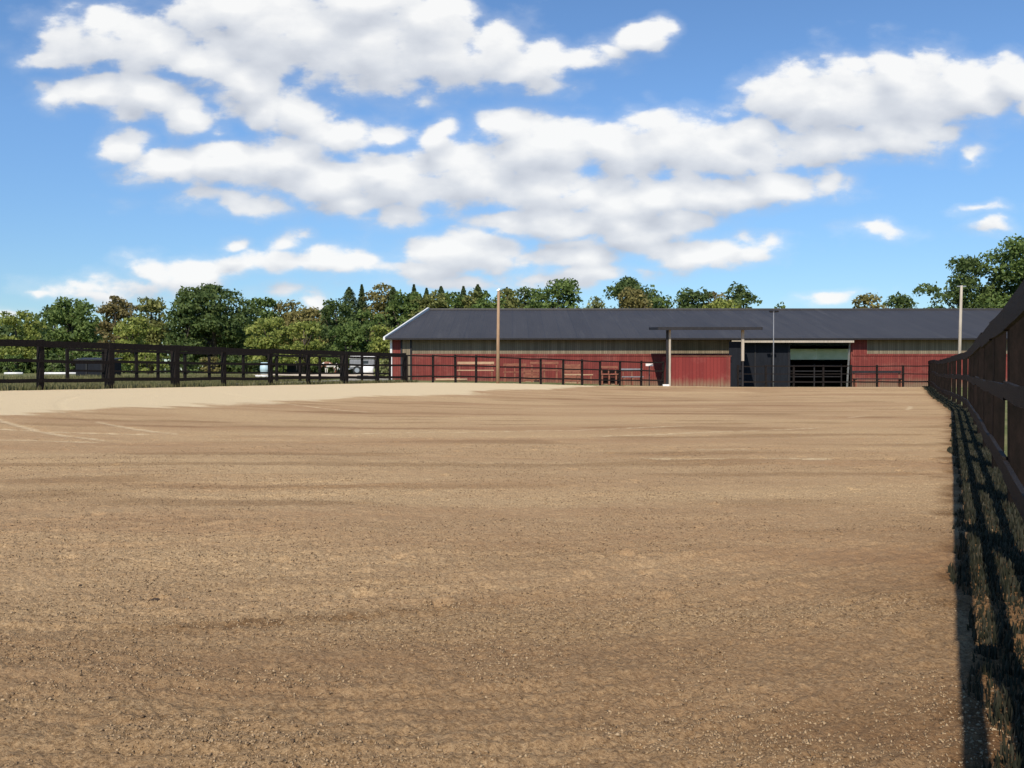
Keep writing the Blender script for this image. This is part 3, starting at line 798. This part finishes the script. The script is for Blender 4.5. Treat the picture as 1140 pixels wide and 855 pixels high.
# ------------------------------------------------------------------ trees
def leaves_mesh(name, cen, nrm_bias, size, n_rng):
    """cards: small bent leaf clumps, each two triangles folded"""
    n = len(cen)
    a = n_rng.normal(size=(n, 3)) + nrm_bias*1.1; a /= np.linalg.norm(a, axis=1)[:, None]
    b = np.cross(a, n_rng.normal(size=(n, 3))); b /= np.linalg.norm(b, axis=1)[:, None]
    c = np.cross(a, b)
    s1 = size[:, None]*n_rng.uniform(.6, 1.25, (n, 1)); s2 = size[:, None]*n_rng.uniform(.35, .85, (n, 1))
    P = np.stack([cen - b*s1, cen - c*s2 + a*s1*.18, cen + b*s1, cen + c*s2 + a*s1*.18], 1)
    q = np.arange(n*4).reshape(n, 4)
    return fast_mesh(name, P.reshape(-1, 3), q, 4)

def crown_points(n_rng, H, W, base, lobes, nleaf, spread=1.0, open_=0.0):
    """lobed crown: list of (cx,cy,cz,rx,rz), then leaf centres near lobe shells"""
    L = []
    for i in range(lobes):
        t = (i+.5)/lobes
        # position in an egg shaped envelope
        u = n_rng.uniform(0, 2*np.pi); zz = n_rng.uniform(0.05, 1)
        env = 1.0 if zz < .55 else math.sqrt(max(0, 1-((zz-.55)/.5)**2))
        rad = W*.5*env*math.sqrt(n_rng.random())*.80
        r = min(W, (H-base)*.8)*n_rng.uniform(.15, .27)*(1-.2*zz)
        L.append((math.cos(u)*rad, math.sin(u)*rad, base+(H-base-r*.8)*zz + r*.1, r, r*n_rng.uniform(.7, .95)))
    L = np.array(L); wts = L[:, 3]**2; wts /= wts.sum()
    k = n_rng.choice(len(L), nleaf, p=wts)
    d = n_rng.normal(size=(nleaf, 3)); d /= np.linalg.norm(d, axis=1)[:, None]
    d[:, 2] = np.where(d[:, 2] < -.3, -d[:, 2]*.7, d[:, 2])
    rr = 1 - np.abs(n_rng.normal(0, .17, nleaf)) - .35*(n_rng.random(nleaf) < .18)
    rr = np.where(n_rng.random(nleaf) < .07, rr+n_rng.random(nleaf)*.28, rr)
    p = L[k][:, :3] + d*rr[:, None]*np.stack([L[k][:, 3], L[k][:, 3], L[k][:, 4]], -1)
    return L, p, d

treecount = [0]
def tree(px, ytop, wpx, d, kind, label, name='tree', cat='tree', base=.12, dens=1.0, lobes=None, group='trees behind the arena', leaf=None, ground=None, seed=None):
    treecount[0] += 1
    n_rng = np.random.default_rng(seed or (treecount[0]*17+5))
    x = px_x(px, d); zb = gzf(x, d) if ground is None else ground; H = px_z(ytop, d)-zb; W = wpx/F*d
    t = empty(name, (x, d, zb), label, cat, group)
    lobes = lobes or int(38*max(.8, H/max(W,1)*.95))
    size = leaf or .0021*d
    nleaf = int(min(14000, dens*2.3*(W*H*2.2)/(size*size*1.4)))
    L, p, nrm = crown_points(n_rng, H, W, H*base, lobes, nleaf)
    sz = size*n_rng.uniform(.6, 1.3, len(p))
    me = leaves_mesh('crown', p, nrm, sz, n_rng)
    link('crown', me, M['leaf_'+kind], t)
    mb = MB(); lean = n_rng.uniform(-.3, .3)
    r0 = max(.08, H*.028)
    mb.tube([(0,0,-.2),(lean*.2,0,H*.25),(lean*.6,0,H*.5),(lean,0,H*.85)], [r0*1.25, r0, r0*.7, r0*.2], 8)
    for i in n_rng.choice(len(L), min(8, len(L)), replace=False):
        c = L[i]; s0 = H*n_rng.uniform(.18, .5)
        mb.tube([(lean*.4,0,s0), (c[0]*.5, c[1]*.5, s0+(c[2]-s0)*.6), (c[0], c[1], c[2])], [r0*.5, r0*.3, r0*.1], 6)
    mb.build('trunk', M['bark'], t, smooth=True)
    return t

def spruce(px, ytop, wpx, d, label, kind='spruce'):
    treecount[0] += 1
    n_rng = np.random.default_rng(treecount[0]*31+2)
    x = px_x(px, d); zb = gzf(x, d); H = px_z(ytop, d)-zb; W = wpx*n_rng.uniform(2.0, 3.2)/F*d
    t = empty('spruce', (x, d, zb), label, 'tree', 'trees behind the arena')
    n = 7000
    zz = n_rng.random(n)**.8; tier = np.clip(np.floor(zz*17)/17 + n_rng.random(n)**1.5*.07, 0, 1)
    a = n_rng.uniform(0, 2*np.pi, n); br = .62+.22*np.sin(a*5+tier*40)+.25*vn(a*1.5, tier*9+treecount[0], 1)
    R_ = (1-tier)**n_rng.uniform(.7,1.05)*W*.5*br*np.sqrt(n_rng.random(n))*1.05+.06
    hz = .06*H + (H*.94)*np.minimum(tier, 1) - R_*.28
    p = np.stack([np.cos(a)*R_, np.sin(a)*R_, hz], -1)
    nb_ = np.stack([np.cos(a)*.3, np.sin(a)*.3, np.ones(n)], -1)
    me = leaves_mesh('crown', p, nb_, np.full(n, .0017*d)*(1.1-.5*tier), n_rng)
    link('crown', me, M['leaf_'+kind], t)
    MB().tube([(0,0,-.2),(0,0,H*.5),(0,0,H*1.0)], [H*.02+.05, H*.012+.03, .02], 8).build('trunk', M['bark'], t, smooth=True)
    return t

T = tree
# far left to right
T(18, 345, 62, 88, 'lime', 'yellow-green rounded tree at the far left edge of the treeline')
T(-40, 352, 70, 90, 'olive', 'olive tree cut off by the left edge of the photo')
T(82, 331, 66, 92, 'mid', 'bright mid-green tree left of the brownish one')
T(60, 340, 40, 96, 'dark', 'darker green tree peeping out behind the bright mid-green one')
T(130, 329, 48, 90, 'rust', 'brownish green tree turning to autumn on the left')
T(168, 330, 52, 92, 'olive', 'olive tree just left of the big dark broad tree')
T(150, 352, 55, 84, 'lime', 'low lime-green tree in front of the olive and brownish trees')
T(239, 317, 106, 86, 'dark', 'big broad dark green tree dominating the left treeline', dens=1.4, lobes=80)
T(205, 338, 40, 84, 'dark', 'low dark green tree leaning on the left side of the big broad tree')
T(292, 331, 46, 96, 'mid', 'green tree peeping out right behind the big broad tree')
T(322, 334, 56, 98, 'ochre', 'ochre autumn tree behind the yellow-green bushy tree')
T(345, 340, 54, 96, 'ochre', 'smaller ochre tree at the dip of the treeline')
T(300, 350, 60, 82, 'lime', 'yellow-green bushy tree standing low before the ochre trees')
T(338, 356, 56, 80, 'lime', 'yellow-green low tree left of the dark spruce group')
T(375, 334, 50, 88, 'dark', 'dark green tree at the foot of the spruce group')
spruce(389, 320, 30, 96, 'dark spruce at the left start of the spruce row')
spruce(403, 317, 26, 98, 'tall spruce second from the left in the spruce row')
T(424, 315, 42, 95, 'ochre', 'tall ochre-topped tree between two spruces above the barn gable')
T(410, 345, 62, 78, 'mid', 'mid-green leafy tree left of the barn gable')
T(428, 356, 36, 72, 'lime', 'light green young tree close to the barn corner', base=.05)
T(385, 362, 50, 76, 'mid', 'low mid-green tree behind the trailer', base=.05)
spruce(438, 320, 26, 94, 'spruce just right of the tall ochre-topped tree')
T(452, 322, 54, 92, 'mid', 'rounded green tree between spruces above the roof end')
spruce(461, 317, 24, 97, 'tall pointed spruce left of the white bargeboard top')
spruce(475, 321, 24, 95, 'spruce right above the top of the white bargeboard')
T(480, 324, 52, 90, 'olive', 'olive bushy tree low behind the left ridge end')
spruce(491, 319, 28, 96, 'dark spruce fifth along the spruce row behind the roof')
T(504, 323, 50, 92, 'mid', 'green round tree nestled between the two darkest spruces')
spruce(516, 319, 28, 95, 'broad dark spruce left of the tan pole top')
spruce(532, 317, 22, 98, 'slender spruce nearest left of the tan pole top')
T(545, 321, 50, 92, 'mid', 'green tree directly behind the tan pole top, left side')
T(527, 324, 46, 93, 'olive', 'olive tree low between the two slender spruces')
T(566, 319, 46, 94, 'olive', 'olive-green tree just right of the tan pole top')
T(586, 319, 46, 96, 'dark', 'dark green tree between the olive tree and the tall round one')
T(603, 321, 44, 92, 'mid', 'green tree leaning against the tall round tree over the ridge')
T(624, 310, 60, 90, 'mid', 'tall rounded green tree above the barn ridge, left of a sky gap')
T(661, 330, 30, 95, 'pale', 'small pale tree alone in the sky gap over the ridge', dens=.8)
T(706, 308, 88, 92, 'dark', 'broad dark tree over the middle of the ridge', dens=1.2, lobes=60)
T(704, 319, 54, 84, 'ochre', 'ochre-yellow tree in front of the broad dark ridge tree')
T(735, 330, 32, 90, 'mid', 'low green tree at the right shoulder of the broad ridge tree')
T(770, 317, 54, 92, 'dark', 'dark ragged tree right of the broad ridge tree')
T(796, 324, 46, 94, 'rust', 'brownish tree between the ragged and the round dark tree')
T(822, 316, 50, 90, 'dark', 'round dark tree last in the ridge row before open sky')
T(804, 331, 50, 86, 'lime', 'light green low tree below the round dark tree')
T(868, 336, 16, 96, 'mid', 'tiny tree top peeping over the ridge near the lamp pole', dens=.8)
T(967, 326, 44, 92, 'ochre', 'ochre tree alone over the right part of the ridge')
T(1000, 327, 44, 94, 'dark', 'small dark tree next to the ochre one over the right ridge')
T(1068, 287, 104, 80, 'dark', 'large dark open-crowned tree behind the pale grey pole', dens=.85, lobes=46, base=.25)
T(1134, 262, 104, 78, 'mid', 'tallest green tree at the right edge above the fence', dens=1.0, lobes=52, base=.2)
T(1100, 318, 50, 84, 'dark', 'lower dark tree filling between the two large right trees')
# shrubs near the meadow edge
S = lambda px, yt, w, d, k, lab: T(px, yt, w, d, k, lab, name='shrub', cat='shrub', base=.02, group='shrubs behind the left fence', leaf=.0015*d)
S(10, 394, 60, 70, 'mid', 'green shrub low at the far left behind the fence')
S(66, 392, 60, 72, 'dark', 'dark shrub left of the dark storage box')
S(118, 390, 60, 74, 'mid', 'mid-green shrub above the dark storage box')
S(165, 392, 50, 70, 'lime', 'light green shrub between the first slim fence posts')
S(208, 394, 36, 72, 'dark', 'dark shrub hidden right behind the thick post')
S(234, 397, 30, 64, 'ochre', 'orange-brown shrub right of the thick post')
S(275, 391, 56, 72, 'dark', 'dark shrub left of the blue barrel')
S(322, 392, 46, 90, 'mid', 'green shrub behind the small white-roofed shelter')
S(356, 391, 52, 86, 'dark', 'dark shrub behind the pony')
S(386, 393, 40, 82, 'olive', 'olive shrub left of the trailer')
S(428, 400, 22, 58, 'pale', 'pale tall-stemmed shrub beside the barn corner')
# far wood that closes the gaps between trunks
n_rng = np.random.default_rng(99)
cen = []
for i in range(150):
    px = n_rng.uniform(-160, 860); d = n_rng.uniform(104, 116); x = px_x(px, d)
    zt = px_z(n_rng.uniform(350, 366), d); r = n_rng.uniform(1.5, 2.6)
    m_ = 330; dv = n_rng.normal(size=(m_, 3)); dv /= np.linalg.norm(dv, axis=1)[:, None]
    hh = n_rng.uniform(.8, zt-.8, (m_, 1))*np.array([[0,0,1]])
    cen.append(np.array([x, d, 0]) + dv*r*np.array([1.1,1,.5]) + hh)
cen = np.concatenate(cen)
me = leaves_mesh('far_wood', cen, np.array([[0,-.3,.5]]), n_rng.uniform(.22,.5,len(cen)), n_rng)
tagp(link('far_wood', me, M['leaf_dark']), 'dark mass of distant woodland closing the gaps behind the treeline', 'wood', kind='stuff')

# ------------------------------------------------------------------ sky with clouds
blobs = [
 (330,42,105,52),(430,52,100,52),(515,62,78,38),(590,76,48,26),(262,16,76,28),(415,8,75,30),(478,22,50,28),(648,72,38,11),(716,47,27,19),(690,68,22,9),
 (112,45,62,34),(58,62,32,14),(172,58,60,32),(230,74,55,30),(272,94,42,26),(293,122,24,24),(330,126,38,25),(372,146,46,17),(428,152,30,12),
 (100,104,52,15),(160,110,46,22),(204,130,30,22),(247,144,12,8),(62,112,15,12),
 (140,160,25,16),(190,186,40,22),(250,182,52,28),(312,180,60,28),(372,197,62,34),(440,196,72,32),(520,192,70,34),(266,226,66,11),(392,222,40,18),
 (490,152,22,18),(600,170,70,40),(560,146,27,20),(680,165,62,34),(742,156,70,30),(805,165,62,32),(832,140,32,20),
 (885,106,52,30),(942,112,80,44),(1010,102,62,42),(1000,78,32,22),(1072,105,62,34),(1130,95,44,28),(930,160,80,25),(1008,150,52,22),(1145,122,36,15),(1190,100,60,30),
 (862,206,74,18),(800,216,70,22),(738,216,72,24),(918,203,22,14),(688,226,62,27),(620,212,70,24),
 (562,250,36,18),(620,246,60,25),(700,250,60,25),(752,240,40,16),(640,268,54,12),
 (505,280,64,20),(560,286,46,14),(470,300,52,14),
 (778,280,74,17),(834,284,24,12),(650,303,60,13),(704,300,28,9),(600,311,34,8),
 (380,288,50,15),(235,298,50,13),(120,322,60,9),(322,290,60,15),(270,294,40,12),(175,301,34,16),(212,306,60,14),(140,317,52,10),(266,267,14,6),(322,265,18,9),
 (520,316,80,9),(322,327,30,7),(350,340,18,7),(45,328,16,5),(10,346,24,6),(110,330,50,8),
 (970,258,30,8),(1097,236,23,5),(1110,252,20,6),(1087,174,12,9),(640,285,60,16),(450,240,40,12),(925,334,32,6),
]
world = bpy.data.worlds.new('World'); sc.world = world; world.use_nodes = True
nt = world.node_tree; nt.nodes.clear()
SUN_EL, SUN_AZ = R(44), R(194)      # azimuth clockwise from the view direction (+Y)
out = nt.nodes.new('ShaderNodeOutputWorld'); bg = nt.nodes.new('ShaderNodeBackground')
sky = nt.nodes.new('ShaderNodeTexSky'); sky.sky_type = 'NISHITA'; sky.sun_disc = False
sky.sun_elevation = SUN_EL; sky.sun_rotation = SUN_AZ
sky.air_density = 1.0; sky.dust_density = .0; sky.ozone_density = 3.0; sky.altitude = 0
tc = nt.nodes.new('ShaderNodeTexCoord')
sep = nt.nodes.new('ShaderNodeSeparateXYZ'); nt.links.new(tc.outputs['Generated'], sep.inputs[0])
ysafe = mth(nt, 'MAXIMUM', sep.outputs[1], .02)
u = mth(nt, 'DIVIDE', sep.outputs[0], ysafe); v = mth(nt, 'DIVIDE', sep.outputs[2], ysafe)
cmb = nt.nodes.new('ShaderNodeCombineXYZ'); nt.links.new(u, cmb.inputs[0]); nt.links.new(v, cmb.inputs[1])

grp = bpy.data.node_groups.new('cloud_field', 'ShaderNodeTree')
grp.interface.new_socket('Vector', in_out='INPUT', socket_type='NodeSocketVector')
grp.interface.new_socket('Field', in_out='OUTPUT', socket_type='NodeSocketFloat'); grp.interface.new_socket('Shade', in_out='OUTPUT', socket_type='NodeSocketFloat')
gi = grp.nodes.new('NodeGroupInput'); go = grp.nodes.new('NodeGroupOutput')
def vm(g_, op, a, b=None, c=None):
    n_ = g_.nodes.new('ShaderNodeVectorMath'); n_.operation = op
    for i, vv in enumerate((a, b, c)):
        if vv is None: continue
        if isinstance(vv, tuple): n_.inputs[i].default_value = vv
        else: g_.links.new(vv, n_.inputs[i])
    return n_
st = vm(grp, 'MULTIPLY', gi.outputs[0], (1, 1.7, 1)).outputs[0]
w1 = grp.nodes.new('ShaderNodeTexNoise'); w1.inputs['Scale'].default_value = 9; w1.inputs['Detail'].default_value = 3
grp.links.new(st, w1.inputs['Vector'])
dv = vm(grp, 'SUBTRACT', w1.outputs['Color'], (.5,.5,.5)).outputs[0]
pd = vm(grp, 'MULTIPLY_ADD', dv, (.07,.045,0), gi.outputs[0]).outputs[0]
cur = None
for (cx, cy, rx, ry) in blobs:
    U = (cx-570)/F; V = (HY-cy)/F; a = F/(rx*1.22); b_ = F/(ry*1.22)
    q = vm(grp, 'MULTIPLY_ADD', pd, (a, b_, 0), (-U*a, -V*b_, 0)).outputs[0]
    ln = vm(grp, 'LENGTH', q).outputs['Value']
    hh = max(.46, min(1.0, ry/19)); f = mth(grp, 'MULTIPLY_ADD', ln, -hh, hh)
    if cur is None: cur = f
    else:
        n_ = grp.nodes.new('ShaderNodeMath'); n_.operation = 'SMOOTH_MAX'; n_.inputs[2].default_value = .22
        grp.links.new(cur, n_.inputs[0]); grp.links.new(f, n_.inputs[1]); cur = n_.outputs[0]
w2 = grp.nodes.new('ShaderNodeTexNoise'); w2.inputs['Scale'].default_value = 19; w2.inputs['Detail'].default_value = 9; w2.inputs['Roughness'].default_value = .58
grp.links.new(st, w2.inputs['Vector'])
vo = grp.nodes.new('ShaderNodeTexVoronoi'); vo.feature = 'SMOOTH_F1'; vo.inputs['Scale'].default_value = 26; vo.inputs['Smoothness'].default_value = .35
vo.voronoi_dimensions = '2D'; grp.links.new(vm(grp, 'MULTIPLY_ADD', w2.outputs['Color'], (.03,.03,0), st).outputs[0], vo.inputs['Vector'])
bil = mth(grp, 'MULTIPLY_ADD', vo.outputs['Distance'], -.75, .30)
nz = mth(grp, 'SUBTRACT', w2.outputs['Fac'], .5)
nz0 = nz; nz = mth(grp, 'MULTIPLY_ADD', bil, .42, nz)
shd = mth(grp, 'MULTIPLY_ADD', nz, .8, cur); grp.links.new(shd, go.inputs[1])
cur = mth(grp, 'MULTIPLY_ADD', nz, 1.35, mth(grp, 'MINIMUM', cur, .6))
grp.links.new(cur, go.inputs[0])
def field(vec):
    n_ = nt.nodes.new('ShaderNodeGroup'); n_.node_tree = grp; nt.links.new(vec, n_.inputs[0]); return n_.outputs
f0, s0_ = field(cmb.outputs[0])
_, s1_ = field(vm(nt, 'ADD', cmb.outputs[0], (.008, .026, 0)).outputs[0])
mr = nt.nodes.new('ShaderNodeMapRange'); mr.interpolation_type = 'SMOOTHSTEP'
mr.inputs[1].default_value = .0; mr.inputs[2].default_value = .38; nt.links.new(f0, mr.inputs[0])
front = mth(nt, 'GREATER_THAN', sep.outputs[1], .05)
mr2 = nt.nodes.new('ShaderNodeMapRange'); mr2.interpolation_type = 'SMOOTHSTEP'
mr2.inputs[1].default_value = -.42; mr2.inputs[2].default_value = .25; nt.links.new(f0, mr2.inputs[0])
dens = mth(nt, 'MULTIPLY_ADD', mr2.outputs[0], .20, mth(nt, 'MULTIPLY', mr.outputs[0], .76))
alpha = mth(nt, 'MULTIPLY', dens, front)
lit = mth(nt, 'MULTIPLY_ADD', mth(nt, 'SUBTRACT', s0_, s1_), .62, .50, clamp=True)
ccol = ramp(nt, lit, [(.0, (.53,.57,.65)), (.45, (.74,.77,.82)), (.85, (1.0,1.0,.99))])
CG = 8.2
cl = vm(nt, 'MULTIPLY', ccol, (CG, CG, CG)).outputs[0]
nt.links.new(sky.outputs[0], bg.inputs[0]) 
skyc = mix(nt, sky.outputs[0], (1,1,1), 0.0)
skyt = mix(nt, sky.outputs[0], (.84,1.04,1.22), 1.0, 'MULTIPLY')
elv = mth(nt, 'MULTIPLY_ADD', mth(nt, 'MULTIPLY', sep.outputs[2], 4.0, clamp=True), .34, .67)
skyt = vm(nt, 'SCALE', skyt); skyt.inputs['Scale'].default_value = 1; nt.links.new(elv, skyt.inputs['Scale']); skyt = skyt.outputs[0]
fin = mix(nt, skyt, cl, alpha)
nt.links.new(fin, bg.inputs[0]); bg.inputs[1].default_value = .09
nt.links.new(bg.outputs[0], out.inputs[0])
world.cycles.sampling_method = 'MANUAL'; world.cycles.sample_map_resolution = 256

sl = bpy.data.lights.new('sun', 'SUN'); sl.energy = 3.9; sl.angle = R(.53); sl.color = (1, .94, .84)
so = bpy.data.objects.new('sun', sl); C.objects.link(so)
dirv = Vector((math.sin(SUN_AZ)*math.cos(SUN_EL), math.cos(SUN_AZ)*math.cos(SUN_EL), math.sin(SUN_EL)))
so.rotation_euler = dirv.to_track_quat('Z', 'Y').to_euler()

# ------------------------------------------------------------------ camera
cam = bpy.data.cameras.new('camera'); co = bpy.data.objects.new('camera', cam); C.objects.link(co)
cam.sensor_width = 36; cam.lens = F/1140*36; cam.clip_end = 6000; cam.clip_start = .05
co.location = (0, 0, EYE); co.rotation_euler = (R(90)-math.atan(13.5/F), 0, 0)
sc.camera = co
sc.view_settings.view_transform = 'Standard'; sc.view_settings.look = 'None'
sc.view_settings.gamma = 1; sc.view_settings.exposure = 0.4
sc.cycles.max_bounces = 4; sc.cycles.diffuse_bounces = 2; sc.cycles.glossy_bounces = 2; sc.cycles.transparent_max_bounces = 4
